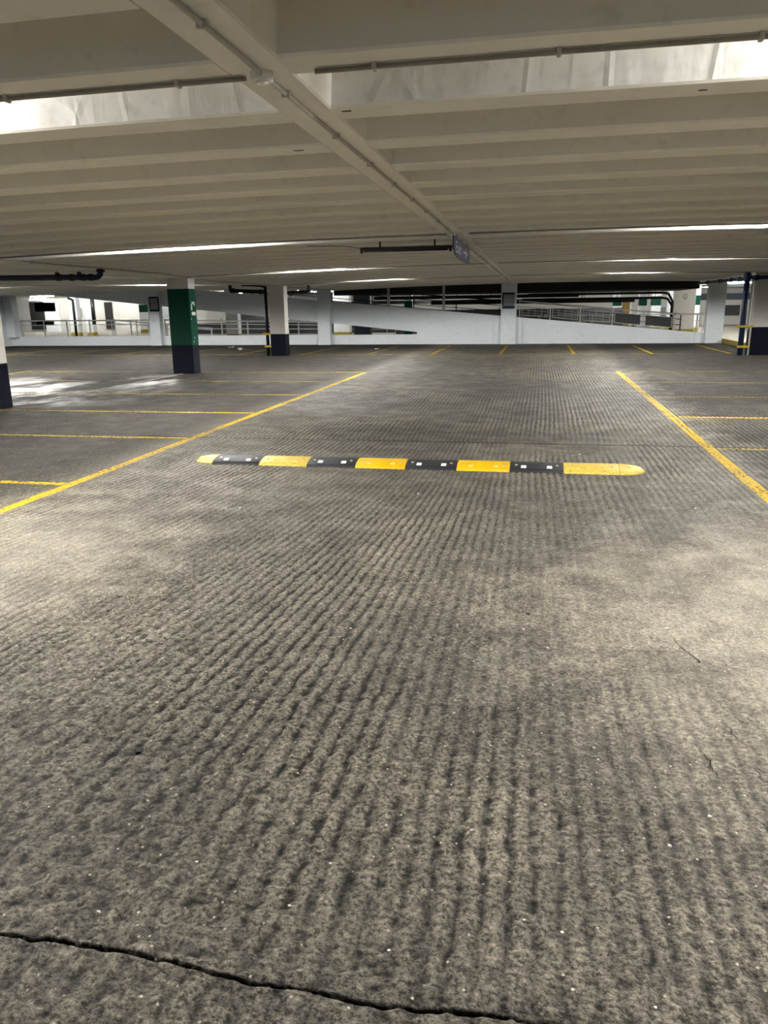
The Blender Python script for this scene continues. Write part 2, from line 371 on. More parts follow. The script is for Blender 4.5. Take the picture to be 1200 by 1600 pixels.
def grid_mesh(name, xs, ys, mat, parent=None, lift=0.0, skirt=False):
    X, Y = np.meshgrid(xs, ys)
    Hh, Rr = field(X, Y); nx, ny = len(xs), len(ys)
    Z = Hh+lift
    co = np.stack([X, Y, Z], -1).reshape(-1, 3).astype(np.float32)
    i = np.arange(nx*ny).reshape(ny, nx)
    q = np.stack([i[:-1, :-1], i[:-1, 1:], i[1:, 1:], i[1:, :-1]], -1).reshape(-1, 4).astype(np.int32)
    me = bpy.data.meshes.new(name)
    me.vertices.add(len(co)); me.vertices.foreach_set('co', co.ravel())
    me.loops.add(q.size); me.loops.foreach_set('vertex_index', q.ravel())
    me.polygons.add(len(q)); me.polygons.foreach_set('loop_start', np.arange(0, q.size, 4, dtype=np.int32))
    me.polygons.foreach_set('loop_total', np.full(len(q), 4, dtype=np.int32))
    me.update(calc_edges=True)
    me.polygons.foreach_set('use_smooth', np.ones(len(q), dtype=bool))
    at = me.attributes.new('ridge', 'FLOAT', 'POINT'); at.data.foreach_set('value', Rr.reshape(-1).astype(np.float32))
    me.materials.append(mat); me.update()
    o = bpy.data.objects.new(name, me); col.objects.link(o)
    if parent is not None: o.parent = parent
    return o

DX = 0.0115
XS = np.arange(-5.2, 7.5, DX)
ys = [0.55]
while ys[-1] < 35.4:
    y = ys[-1]
    d = max(0.0115, 0.0058*y)
    if 1.39 < y < 1.52: d = 0.0035
    if 9.28 < y < 9.44: d = 0.014
    ys.append(y+d)
YS = np.array(ys)
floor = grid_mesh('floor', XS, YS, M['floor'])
tag(floor, kind='structure')
fb = MB()
def flat(x0, x1, y0, y1, z=0.0): fb.add([(x0, y0, z), (x1, y0, z), (x1, y1, z), (x0, y1, z)], [(0, 1, 2, 3)])
flat(-27, XS[0], -7, 35.6); flat(XS[-1], 26, -7, 35.6); flat(XS[0], XS[-1], -7, 0.552, -0.001)
flat(XS[0], XS[-1], 35.39, 35.6)
fb.build('slab_bay', M['floorflat'], floor)
fd = MB(); fd.box(-46, 26, 35.6, 68, -0.3, -0.004); fd.build('slab_deck', M['deck'], floor)

# painted bay lines, laid over the relief
def xs_between(a, b): return XS[(XS >= a-DX/2) & (XS <= b+DX/2)]
def line_long(X, y0, y1, wd, mat):
    yy = YS[(YS >= y0) & (YS <= y1)]
    return grid_mesh('bay_line', xs_between(X-wd/2, X+wd/2), yy, mat, floor, 0.0016)
def line_cross(Y, x0, x1, wd, mat):
    n = max(4, int(wd/0.02)); yy = np.linspace(Y-wd/2, Y+wd/2, n+1)
    return grid_mesh('bay_line', xs_between(x0, x1), yy, mat, floor, 0.0022)
def line_flat(x0, x1, y0, y1, mat):
    b = MB(); b.box(x0, x1, y0, y1, -0.002, 0.0022); return b.build('bay_line', mat, floor)
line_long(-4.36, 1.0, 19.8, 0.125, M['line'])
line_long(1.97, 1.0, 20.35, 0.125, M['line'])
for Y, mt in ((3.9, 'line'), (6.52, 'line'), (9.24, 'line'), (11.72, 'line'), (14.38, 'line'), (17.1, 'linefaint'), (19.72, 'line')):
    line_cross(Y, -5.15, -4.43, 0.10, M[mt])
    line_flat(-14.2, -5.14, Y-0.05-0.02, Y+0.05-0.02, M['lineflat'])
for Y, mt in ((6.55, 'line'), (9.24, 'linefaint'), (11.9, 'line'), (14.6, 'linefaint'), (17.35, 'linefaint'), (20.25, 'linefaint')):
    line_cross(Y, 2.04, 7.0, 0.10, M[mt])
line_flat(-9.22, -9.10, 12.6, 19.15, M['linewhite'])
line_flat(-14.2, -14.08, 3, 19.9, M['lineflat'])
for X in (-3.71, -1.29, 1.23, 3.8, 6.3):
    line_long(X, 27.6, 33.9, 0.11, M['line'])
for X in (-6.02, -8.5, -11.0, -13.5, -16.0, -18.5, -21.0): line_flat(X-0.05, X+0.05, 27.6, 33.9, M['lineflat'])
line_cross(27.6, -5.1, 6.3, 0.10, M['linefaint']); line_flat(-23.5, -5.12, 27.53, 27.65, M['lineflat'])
# fine ragged cracks in the smoother concrete on the right
def crack(pts, wd):
    b = MB(); vs = []; fs = []
    dense = []
    for (xa, ya), (xb, yb) in zip(pts[:-1], pts[1:]):
        for k in range(6):
            t = k/6; dense.append((xa+(xb-xa)*t+random.uniform(-.006, .006), ya+(yb-ya)*t+random.uniform(-.008, .008)))
    dense.append(pts[-1])
    X = np.array([p[0] for p in dense]); Y = np.array([p[1] for p in dense]); Z, _ = field(X, Y)
    for i, (x, y) in enumerate(dense):
        q = wd*(0.3+0.9*random.random())*math.sin(PI*(i+0.4)/(len(dense)))
        vs += [(x-q, y, Z[i]+.0022), (x+q, y, Z[i]+.0022)]
        if i: fs.append((2*i-2, 2*i-1, 2*i+1, 2*i))
    b.add(vs, fs); return b.build('crack', M['crack'], floor)
crack([(0.70, 3.78), (0.735, 3.62), (0.79, 3.47), (0.85, 3.38)], 0.0035)
crack([(1.10, 3.72), (1.17, 3.55), (1.25, 3.40)], 0.003)
crack([(0.77, 2.96), (0.80, 2.80), (0.86, 2.70)], 0.0028)
crack([(0.63, 2.78), (0.66, 2.66), (0.67, 2.56), (0.69, 2.48)], 0.003)
crack([(0.80, 2.62), (0.84, 2.52), (0.88, 2.44)], 0.003)
crack([(0.70, 2.38), (0.76, 2.28), (0.80, 2.22), (0.86, 2.12)], 0.0028)
# dark oil spots on the aisle
M['oil'] = painted('oil_stain', (0.045, 0.041, 0.036), (0.02, 0.02, 0.02), 0.4, 0.7, 20, 60, 0.3)
for (x, y, r1) in ((0.05, 4.72, .026), (-0.06, 4.66, .018), (0.13, 4.76, .02), (0.20, 4.95, .024), (0.29, 5.02, .016), (-0.33, 4.85, .015), (0.45, 5.3, .022), (-0.45, 4.95, .02), (0.0, 4.55, .014), (0.12, 4.6, .012)):
    b = MB(); nn = 14; vs = [(x, y, float(field(np.array([x]), np.array([y]))[0][0])+.003)]
    for k in range(nn):
        t = 2*PI*k/nn; q = r1*(0.35+1.0*random.random()); px, py = x+q*1.5*math.cos(t), y+q*math.sin(t)*.7
        vs.append((px, py, float(field(np.array([px]), np.array([py]))[0][0])+.0012))
    b.add(vs, [(0, 1+k, 1+(k+1) % nn) for k in range(nn)]); b.build('oil_spot', M['oil'], floor)

# ------------------------------------------------------------------ ceiling
def cz(X):
    if X < -9.15: return 2.55-0.0018*(X+17.5)**2
    if X > 6.93: return 2.605-0.0018*(X-12.9)**2
    return 2.605-0.0018*(X-1)**2
RP = 0.85556; R0 = 3.496; DEP = 0.42
def stations(x0, x1):
    n = max(4, int((x1-x0)/1.0)); return [x0+(x1-x0)*i/n for i in range(n+1)]
# slab above the ribs
sb = MB(); st = sorted(set([round(x, 4) for x in stations(-26.2, -9.15)+stations(-9.15, 6.93)+stations(6.93, 24)]))
vs = []; fs = []
for x in st:
    z = cz(x)+DEP
    vs += [(x, -6.5, z), (x, 35.9, z), (x, 35.9, z+.25), (x, -6.5, z+.25)]
for i in range(len(st)-1):
    a = i*4; b4 = a+4
    for k in range(4): fs.append((a+k, a+(k+1) % 4, b4+(k+1) % 4, b4+k))
fs += [(3, 2, 1, 0), tuple(len(vs)-4+k for k in range(4))]
sb.add(vs, fs); ceiling = sb.build('ceiling', M['ceil']); tag(ceiling, kind='structure')

def rib_mesh(name, x0, x1, mats, wrinkle):
    prof = [(-0.14, DEP+.01), (-0.125, 0.012), (-0.115, 0.0), (0.115, 0.0), (0.125, 0.012), (0.14, DEP+.01)]
    b = MB(); S = stations(x0, x1); n = len(prof); vs = []
    for x in S:
        for (y, z) in prof: vs.append((x, y, z+cz(x)))
    for i in range(len(S)-1):
        for k in range(n-1):
            a = i*n+k
            b.f.append((a, a+n, a+n+1, a+1)); b.mi.append(1 if (wrinkle and k == 0) else 0)
    b.v = vs
    b.f.append(tuple(range(n))); b.mi.append(0); o = (len(S)-1)*n; b.f.append(tuple(o+n-1-k for k in range(n))); b.mi.append(0)
    ob = b.build(name, mats, ceiling); return ob
SPANS = ((-1.09, 6.93), (-9.15, -1.37), (-26.2, -9.15), (6.93, 24.0))
for x0, x1 in SPANS:
    proto = rib_mesh('rib', x0, x1, [M['ceil']], False); protow = rib_mesh('rib', x0, x1, [M['ceil'], M['wrinkle']], True)
    usedp = usedw = False
    for k in range(-11, 37):
        wr = (k % 9 == 1); y = R0+RP*k
        if y > 35.0: continue
        src = protow if wr else proto
        if wr and not usedw: o = protow; usedw = True
        elif not wr and not usedp: o = proto; usedp = True
        else: o = src.copy(); col.objects.link(o)
        o.location = (0, y, 0)
# longitudinal spine at mid span and beams over the column lines
def spine(name, xa, xb, drop=0.0):
    b = MB(); z = cz((xa+xb)/2)-0.0005-drop
    b.quadprism([(xa-.03, z+DEP+.02), (xa, z+.01), (xa+.01, z), (xb-.01, z), (xb, z+.01), (xb+.03, z+DEP+.02)], -6.5, 35.3)
    return b.build(name, M['ceil'], ceiling)
spine('spine_beam', -1.37, -1.09); spine('column_beam', -9.45, -8.85, 0.004); spine('column_beam', 6.63, 7.23, 0.004)
spine('spine_beam', -17.6, -17.3); spine('spine_beam', 12.7, 13.0)
eb = MB(); S = stations(-26.2, 24)
for xa, xb in zip(S[:-1], S[1:]):
    eb.add([(xa, 35.0, cz(xa)-.01), (xb, 35.0, cz(xb)-.01), (xb, 35.7, cz(xb)-.01), (xa, 35.7, cz(xa)-.01),
            (xa, 35.0, cz(xa)+.6), (xb, 35.0, cz(xb)+.6), (xb, 35.7, cz(xb)+.6), (xa, 35.7, cz(xa)+.6)],
           [(0, 3, 2, 1), (0, 1, 5, 4), (2, 3, 7, 6), (4, 5, 6, 7)])
eb.build('edge_beam', M['ceil'], ceiling)
def chips_dark(x, y, l):   # small dark scars where paint has come off the soffit
    b = MB(); b.box(x, x+l, y-.008, y+.008, cz(x)-.002, cz(x)+.002); return b.build('paint_scar', M['crack'], ceiling)
for x, y, l in ((0.72, 4.36, .04), (-1.05, 4.30, .05), (-1.6, 5.20, .07), (-1.25, 3.52, .06)): chips_dark(x, y, l)

# ------------------------------------------------------------------ walls of the setting
wf = MB()
wf.box(-26.2, -9.97, 35.4, 35.62, 0, 0.45, bev=.01); wall_far = wf.build('wall_far', M['white']); tag(wall_far, kind='structure')
b = MB(); b.box(-9.4, -5.4, 35.4, 35.62, 0, 0.44, bev=.01); b.build('low_wall', M['white'], wall_far)
def ztop(X): return 1.93-(X+9.29)*0.0935
def zund(X): return 0.94-(X+9.2)*0.104
b = MB(); b.quadprism([(-5.4, 0), (6.95, 0), (6.95, ztop(6.95)), (-5.4, ztop(-5.4))], 35.4, 35.62); b.build('ramp_wall', M['white'], wall_far)
b = MB(); b.box(-1.95, -0.72, 35.32, 35.42, 0, 1.05); b.build('wall_pier', M['white'], wall_far)
b = MB(); b.box(6.5, 6.95, 35.36, 35.46, 0, 0.42); b.build('wall_pier', M['white'], wall_far)
wl = MB(); wl.box(-26.4, -26.0, 10, 35.4, 0, 3.2); wall_left = wl.build('wall_left', M['white']); tag(wall_left, kind='structure')
b = MB(); b.box(-26.0, -25.55, 35.05, 35.5, 0.42, 2.45, bev=.01); b.build('pilaster', M['white'], wall_left)
b = MB(); b.quadprism([(-26.2, 2.42), (-25.2, 2.42), (-24.75, 2.62), (-24.75, 2.95), (-26.2, 2.95)], 33.6, 34.6); b.build('haunch', M['white'], wall_left)
wr_ = MB(); wr_.box(24.0, 24.3, 5, 68, -0.2, 3.2); wall_right = wr_.build('wall_right', M['backwall']); tag(wall_right, kind='structure')

# ramp rising to the left behind the far wall
ramp_o = thing('access_ramp', (-9, 35.5, 0), 'white sloping ramp with solid parapet rising to the left behind the far bays', 'ramp')
b = MB(); b.quadprism([(-26.1, zund(-26.1)), (-5.38, zund(-5.38)), (-5.38, ztop(-5.38)), (-9.3, ztop(-9.3)), (-26.1, ztop(-26.1))], 35.42, 35.64); b.build('parapet', M['white'], ramp_o)
b = MB(); b.quadprism([(-26.1, zund(-26.1)+.02), (-5.4, zund(-5.4)+.02), (6.9, -.02), (6.9, .0), (-5.4, zund(-5.4)+.24), (-26.1, zund(-26.1)+.24)], 35.66, 40.8); b.build('deck', M['deck'], ramp_o)
b = MB(); b.quadprism([(-26.1, zund(-26.1)+.2), (6.8, .02), (6.8, .18), (-26.1, zund(-26.1)+.36)], 40.8, 41.0); b.build('far_upstand', M['soffit'], ramp_o)
b = MB(); b.quadprism([(-9.38, ztop(-9.38)+.002), (-1.76, ztop(-1.76)+.002), (-1.76, ztop(-1.76)+.03), (-9.38, ztop(-9.38)+.03)], 35.40, 35.66); b.build('coping', M['dark'], ramp_o)

# ------------------------------------------------------------------ columns
def column(x0, x1, y0, y1, top, label, group, bands, name='column'):
    t = thing(name, ((x0+x1)/2, (y0+y1)/2, 0), label, 'column', group)
    for (za, zb, nm, mt) in bands:
        b = MB(); b.box(x0, x1, y0, y1, za, zb, bev=.012 if nm == 'shaft' else .012); b.build(nm, M[mt], t)
    return t
G1 = 'columns standing along the left bays'
left_col = column(-9.66, -9.06, 11.72, 12.12, 2.42, 'white and navy column cut off by the left edge of the photo', G1, ((0, .76, 'painted_base', 'navy'), (.76, 2.44, 'shaft', 'column')))
green_col = column(-9.45, -8.85, 19.2, 19.6, 2.42, 'green banded column with navy base and white head', G1, ((0, .72, 'painted_base', 'navy'), (.72, 2.15, 'painted_band', 'green'), (2.15, 2.44, 'shaft', 'column')))
gray_col = column(-9.40, -8.83, 26.9, 27.3, 2.42, 'white column with navy base and black drainpipe beside it, behind the green column', G1, ((0, .76, 'painted_base', 'navy'), (.76, 2.44, 'shaft', 'column')))
right_col = column(6.62, 7.28, 26.95, 27.35, 2.54, 'white column with navy base at the right edge behind a navy drainpipe', None, ((0, .87, 'painted_base', 'navy'), (.87, 2.54, 'shaft', 'column')))
# worn level letter and plate on the right face of the green column
b = MB(); X = -8.85
for y0, y1, z0, z1 in ((19.28, 19.34, 1.62, 1.82), (19.28, 19.50, 1.77, 1.83), (19.44, 19.50, 1.73, 1.80)): b.box(X-.002, X+.004, y0, y1, z0, z1)
b.build('painted_letter', M['mark'], green_col)
b = MB(); b.box(X-.002, X+.006, 19.29, 19.52, 1.49, 1.575); b.build('number_plate', M['mark'], green_col)
for y, z in ((19.24, 1.38), (19.30, .80), (19.36, .90)):
    b = MB(); b.box(X-.003, X+.003, y, y+.025, z, z+.04); b.build('paint_chip', M['mark'], green_col)
# wall piers of the far wall
GP = 'piers along the far wall'
p1 = column(-18.33, -17.78, 35.12, 35.5, 2.6, 'white pier in the far wall left of the green column, carrying a grey board', GP, ((0, 2.58, 'shaft', 'white'),), 'wall_column')
p2 = column(-9.97, -9.38, 35.12, 35.5, 2.5, 'white pier in the far wall where the upper opening begins, right of the drainpipe column', GP, ((0, 2.45, 'shaft', 'white'),), 'wall_column')
p3 = column(-1.65, -0.98, 35.12, 35.5, 2.6, 'white pier near the middle of the far wall with a notice board', GP, ((0, 2.62, 'shaft', 'white'),), 'wall_column')
p4 = column(6.87, 7.56, 35.12, 35.5, 2.5, 'broad white pier at the right end of the ramp railing', GP, ((0, 2.54, 'shaft', 'white'),), 'wall_column')
def board(x0, x1, z0, z1, label, y=35.12, blue=False):
    t = thing('notice_board', ((x0+x1)/2, y, z0), label, 'sign')
    b = MB(); b.box(x0, x1, y-.035, y, z0, z1); b.build('panel', M['board'], t)
    b = MB(); b.box(x0-.02, x1+.02, y-.05, y, z1-.02, z1+.05); b.box(x0-.03, x0+.02, y-.045, y, z0+.1, z1); b.build('frame', M['dark'], t)
    b = MB(); b.box(x0-.02, x1+.02, y-.05, y, z0-.03, z0+.07); b.build('lower_band', M['pipe'] if blue else M['dark'], t)
    if not blue:
        b = MB(); b.box(x1-.02, x1+.03, y-.045, y, z0, z1); b.build('frame', M['dark'], t)
    else:
        b = MB()
        for k in range(5): b.box(x0+.05, x1-.06-.05*(k % 2), y-.038, y-.03, z1-.12-.075*k, z1-.10-.075*k)
        b.build('text_lines', M['rail'], t)
board(-18.20, -17.76, 1.62, 2.22, 'grey notice board on the far wall pier left of the green column')
board(-1.57, -1.08, 1.55, 2.14, 'grey notice board with lines of small text and blue strip on the middle pier', blue=True)

# ------------------------------------------------------------------ lamps
def batten(x0, x1, y, lit, label, group, far=False, ztube=None, stems=True, tube='tube'):
    xc = (x0+x1)/2; zt = (cz(xc)+0.055) if ztube is None else ztube
    t = thing('batten_light', (xc, y, zt), label, 'light', group)
    b = MB(); b.box(x0, x1, y-.045, y+.045, zt+.03, zt+.095, bev=.008); b.build('housing', M['lamphouse'], t)
    b = MB(); b.tube([(x0+.03, y, zt), (x1-.03, y, zt)], 0.019, 6, caps=False)
    b.build('tube', (M['tubefar'] if far else M[tube]) if lit else M['tubedead'], t, True)
    for xe in (x0+.015, x1-.015):
        b = MB(); b.box(xe-.015, xe+.015, y-.022, y+.022, zt-.024, zt+.035); b.build('lamp_holder', M['lamphouse'], t)
    if stems:
        for xe in (x0+.3, x1-.3):
            b = MB(); b.tube([(xe, y, zt+.09), (xe, y, cz(xe)+DEP+.01)], .008, 6); b.build('stem', M['galv'], t)
    return t
ROWN = {0: 'in the nearest lamp recess', 1: 'in the second lamp recess', 2: 'in the third lamp recess', 3: 'in the fourth lamp recess'}
for r in (0, 1, 2, 3):
    y = R0+RP*0.5+7.7*r-0.02
    xr, xl = (1.84, -3.78) if r == 0 else (2.06, -4.62)
    zd = cz(xr)+{0: 0.15, 1: 0.07, 2: 0.07, 3: 0.04}[r]   # tube height per row, set to shape how its light spreads
    zl = zd-cz(xr)+cz(xl)
    tb = 'tubenear' if r == 0 else 'tube'
    batten(xr, xr+1.72, y, True, 'lit fluorescent batten right of the ceiling spine '+ROWN[r], 'ceiling battens', ztube=zd, tube=tb)
    batten(xl-1.72, xl, y, True, 'lit fluorescent batten left of the ceiling spine '+ROWN[r], 'ceiling battens', ztube=zl, tube=tb)
    if r >= 1:
        batten(0.98, 1.98, y-.06, False, 'dark unlit batten right of the ceiling spine '+ROWN[r], 'ceiling battens', ztube=cz(1.5)+.055)
        batten(-4.50, -3.6, y-.06, False, 'dark unlit batten left of the ceiling spine '+ROWN[r], 'ceiling battens', ztube=cz(-4.)+.055)
    if r < 0: continue
    batten(-14.6, -12.9, y, True, 'lit batten over the far left bays, nearer the column line, '+ROWN[r], 'ceiling battens')
    batten(-22.6, -20.9, y, True, 'lit batten over the far left bays, nearer the left wall, '+ROWN[r], 'ceiling battens')
    if r > 1: batten(10.2, 11.9, y, True, 'lit batten beyond the right columns '+ROWN[r], 'ceiling battens')
# dead dark batten hanging below the ribs beside the blue sign
t = thing('batten_light', (-2.05, 12.3, 2.47), 'long dark dead light fitting hanging left of the blue sign', 'light')
b = MB(); b.box(-2.76, -1.33, 12.27, 12.33, 2.462, 2.515, bev=.006); b.build('housing', M['deadlamp'], t)
b = MB(); b.tube([(-2.7, 12.3, 2.452), (-1.4, 12.3, 2.452)], .011, 8); b.build('tube', M['deadlamp'], t, True)
for x in (-2.74, -1.36):
    b = MB(); b.box(x-.02, x+.02, 12.275, 12.325, 2.43, 2.47); b.build('lamp_holder', M['deadlamp'], t)
for x in (-2.45, -1.6):
    b = MB(); b.box(x-.012, x+.012, 12.285, 12.315, 2.51, cz(x)+.36); b.build('bracket', M['deadlamp'], t)
b = MB(); b.tube([(-2.74, 12.3, 2.50), (-2.9, 12.3, 2.53), (-3.15, 12.28, 2.545), (-3.6, 12.2, 2.553)], .008, 6); b.build('cable', M['galv'], t, True)

# ------------------------------------------------------------------ conduits with saddle clips
def conduit(pts, label, clips, rr=0.0105, vertical=False, mat='galv'):
    t = thing('conduit', pts[0], label, 'conduit', 'conduits fixed under the ceiling ribs')
    b = MB(); b.tube(pts, rr, 8); b.build('pipe', M[mat], t, True)
    for (x, y, z) in clips:
        b = MB()
        if vertical: b.box(x-.022, x+.022, y-.010, y+.010, z-.015, z+.020, bev=.004)
        else: b.box(x-.010, x+.010, y-.022, y+.022, z-.015, z+.020, bev=.004)
        b.build('saddle_clip', M['lamphouse'], t)
    return t
NR = {0: 'nearest', 1: 'second nearest', 2: 'third nearest', 3: 'fourth nearest'}
for r in range(4):
    y = R0+7.7*r+.05
    S = stations(-0.98, 6.6); conduit([(x, y, cz(x)-.014) for x in S], NR[r]+' grey conduit crossing the ceiling right of the spine', [(x, y, cz(x)-.014) for x in np.arange(-0.72, 6.4, .76)])
    S = stations(-8.8, -1.30); conduit([(x, y+.02, cz(x)-.014) for x in S], NR[r]+' grey conduit crossing the ceiling left of the spine', [(x, y+.02, cz(x)-.014) for x in np.arange(-8.5, -1.5, .86)])
    t = thing('junction_box', (-1.22, y, cz(-1.2)), 'round painted junction box where the '+NR[r]+' conduits meet the spine', 'junction box', 'junction boxes')
    b = MB(); z = cz(-1.2); b.tube([(-1.22, y, z+.002), (-1.22, y, z-.034), (-1.22, y, z-.04)], [.05, .048, .04], 12); b.build('body', M['ceil'], t, True)
    b = MB(); b.tube([(-1.22, y, z-.039), (-1.22, y, z-.046)], [.03, .026], 10); b.build('lid', M['ceil'], t, True)
z = cz(-1.2)-.014
conduit([(-1.21, y, z) for y in np.linspace(-5, 35, 20)], 'long pale conduit running along the ceiling spine towards the far wall', [(-1.21, 2.9+.95*k, z) for k in range(30)], vertical=True, mat='lamphouse')
z = cz(-8.5)-.016
conduit([(-8.45, y, cz(-8.45)-.016) for y in np.linspace(4, 17, 8)]+[(-8.8, 19.2, cz(-8.8)-.02), (-9.0, 21, cz(-9.0)-.02), (-9.0, 34.5, cz(-9.0)-.02)], 'thin conduit running along the ceiling beside the left columns', [(-8.45, 9+1.1*k, cz(-8.45)-.016) for k in range(7)], .010, True)

# ------------------------------------------------------------------ blue hanging sign
sg = thing('hanging_sign', (-1.2, 12.35, 2.3), 'blue hanging sign with white arrow under the ceiling spine', 'sign')
pts = [(11.15, 2.555), (13.65, 2.56)]
bot = [(13.65, 2.30), (13.0, 2.292), (12.3, 2.29), (11.75, 2.30), (11.42, 2.325), (11.25, 2.365), (11.17, 2.42)]
poly = [(11.15, 2.555)]+[(y, z) for y, z in reversed(bot)]+[(13.65, 2.56)]
b = MB(); n = len(poly)
b.add([(-1.205, y, z) for y, z in poly]+[(-1.19, y, z) for y, z in poly], [tuple(range(n)), tuple(range(2*n-1, n-1, -1))]+[(i, i+n, (i+1) % n+n, (i+1) % n) for i in range(n)])
b.build('panel', M['signblue'], sg)
for y in (11.6, 13.2):
    b = MB(); b.box(-1.203, -1.192, y-.02, y+.02, 2.55, cz(-1.2)+.01); b.build('hanger', M['galv'], sg)
b = MB(); xf = -1.1885
b.add([(xf, y, z) for y, z in ((12.55, 2.415), (12.95, 2.415), (12.95, 2.345), (13.30, 2.43), (12.95, 2.515), (12.95, 2.445), (12.55, 2.445))], [(0, 1, 5, 6), (2, 3, 4, 5, 1)])
b.build('arrow', M['signwhite'], sg)
cu = bpy.data.curves.new('lettering', 'FONT'); cu.body = 'Exit'; cu.size = 0.22; cu.extrude = 0.001
tmp = bpy.data.objects.new('tmp', cu); col.objects.link(tmp)
dg = bpy.context.evaluated_depsgraph_get(); me = bpy.data.meshes.new_from_object(tmp.evaluated_get(dg)); bpy.data.objects.remove(tmp, do_unlink=True)
for v in me.vertices: x, y, zz = v.co; v.co = (xf+zz+1.2, 11.42+x*2.4-12.35, 2.36+y-2.3)
me.materials.clear(); me.materials.append(M['signwhite'])
o = bpy.data.objects.new('lettering', me); col.objects.link(o); o.parent = sg

# ------------------------------------------------------------------ rubber speed bump
sbx = thing('speed_bump', (-1.3, 7.84, 0), 'black and yellow striped rubber speed bump across the aisle', 'speed bump')
Y0, Y1, HB = 7.64, 8.06, 0.062
def bprof(n=12):
    out = []
    for i in range(n+1):
        t = i/n; y = Y0+(Y1-Y0)*t
        s = math.sin(PI*t); out.append((y, 0.012+(HB-0.012)*(s**0.75)))
    return out
def seg(x0, x1, mat, name='segment'):
    p = [(Y0, -.004)]+bprof()+[(Y1, -.004)]; n = len(p); b = MB()
    xs = [x0, x0+.004, x1-.004, x1]; vs = []
    for i, x in enumerate(xs):
        for (y, z) in p:
            q = .985 if i in (0, 3) else 1.0
            vs.append((x, (y-7.85)*q+7.85, z*q))
    fs = [tuple(range(n-1, -1, -1)), tuple(3*n+k for k in range(n))]
    for i in range(3):
        for k in range(n-1): a = i*n+k; fs.append((a, a+1, a+n+1, a+n))
    b.add(vs, fs); return b.build(name, mat, sbx, True, origin=((x0+x1)/2, 7.85, 0))
def ctop(y):
    t = (y-Y0)/(Y1-Y0); return 0.012+(HB-0.012)*(math.sin(PI*t)**0.75)
def studs(part, xs, mat, boltx):
    for x in xs:
        b = MB(); y0, y1 = Y0+.058, Y0+.098
        za, zb = ctop(y0), ctop(y1)
        b.add([(x-.028, y0-.006, za-.006), (x+.028, y0-.006, za-.006), (x+.028, y1, zb-.003), (x-.028, y1, zb-.003),
               (x-.022, y0, za+.012), (x+.022, y0, za+.012), (x+.022, y1-.004, zb+.006), (x-.022, y1-.004, zb+.006)],
              [(0, 1, 5, 4), (1, 2, 6, 5), (2, 3, 7, 6), (3, 0, 4, 7), (4, 5, 6, 7)])
        b.build('reflector', mat, part)
    for x in boltx:
        b = MB(); y = Y0+.115; z = ctop(y); b.tube([(x, y, z-.006), (x, y-.002, z+.006)], [.016, .012], 8); b.build('bolt', M['galv'], part)
edges = [-3.40, -2.87, -2.345, -1.82, -1.295, -0.765, -0.235, 0.295, 0.83]
cols_ = ['rubblack', 'rubyelworn', 'rubblack', 'rubyel', 'rubblack', 'rubyel', 'rubblack', 'rubyelworn']
for (xa, xb, mt) in zip(edges[:-1], edges[1:], cols_):
    s_ = seg(xa, xb, M[mt]); wd = xb-xa
    studs(s_, (xa+wd*.26, xa+wd*.74), M['stud'] if mt == 'rubblack' else M['study'], (xa+wd*.12, xa+wd*.88))
def cap(xb, sgn, mat):
    b = MB(); vs = []; fs = []; n = 13; mrings = 7
    p = bprof(n-1)
    for i in range(mrings):
        t = i/(mrings-1)*.985
        k = math.sqrt(max(0, 1-t*t)); x = xb+sgn*0.255*t
        for (y, z) in p: vs.append((x, 7.85+(y-7.85)*k, max(.003, z*(0.25+.75*k)) if i < mrings-1 else .006))
    for i in range(mrings-1):
        for k in range(n-1):
            a = i*n+k; f = (a, a+1, a+n+1, a+n); fs.append(f if sgn > 0 else f[::-1])
    o = len(vs)
    for i in range(mrings):
        vs.append((vs[i*n][0], vs[i*n][1], -.004)); vs.append((vs[i*n+n-1][0], vs[i*n+n-1][1], -.004))
    for i in range(mrings-1):
        fs.append((i*n, (i+1)*n, o+2*(i+1), o+2*i)); fs.append((i*n+n-1, o+2*i+1, o+2*i+3, (i+1)*n+n-1))
    fs.append(tuple(range((mrings-1)*n, mrings*n))+(o+2*mrings-1, o+2*mrings-2))
    b.add(vs, fs); return b.build('end_cap', mat, sbx, True, origin=(xb, 7.85, 0))
cl_ = cap(-3.403, -1, M['rubyel']); cr_ = cap(0.833, 1, M['rubyelworn'])
for part, x in ((cl_, -3.50), (cr_, .93)):
    b = MB(); y = Y0+.14; b.tube([(x, y, .035), (x, y, .058)], [.02, .016], 8); b.build('bolt', M['galv'], part)

# ------------------------------------------------------------------ drain pipes
def collar(t, p, d, r, l, mat):
    p = Vector(p); d = Vector(d).normalized(); b = MB(); b.tube([p-d*l/2, p+d*l/2], r, 12); b.build('collar', mat, t, False)
t = thing('drain_pipe', (-9.5, 15, 2.3), 'thick navy drain pipe hung under the ceiling at the left edge', 'pipe')
b = MB(); b.tube([(-13.5, 15, 2.345), (-9.0, 15, 2.29)]+[tuple(p) for p in arc((-8.80, 15, 2.287), (1, 0, 0), (0, 0, 1), .12)]+[(-8.80, 15, cz(-8.8)+.02)], .058, 14); b.build('pipe', M['pipe'], t, True)
for x in (-9.75, -9.45, -9.2, -9.02): collar(t, (x, 15, 2.345-(x+13.5)*.0122), (1, 0, 0), .068, .09, M['blackpipe'])
collar(t, (-8.80, 15, 2.42), (0, 0, 1), .085, .06, M['blackpipe'])
for x in (-9.78, -9.28, -11.2):
    b = MB(); b.tube([(x, 15, 2.36), (x, 15, cz(x)+.02)], .007, 6); b.box(x-.035, x+.035, 14.975, 15.025, 2.345, 2.40); b.build('hanger', M['blackpipe'], t)
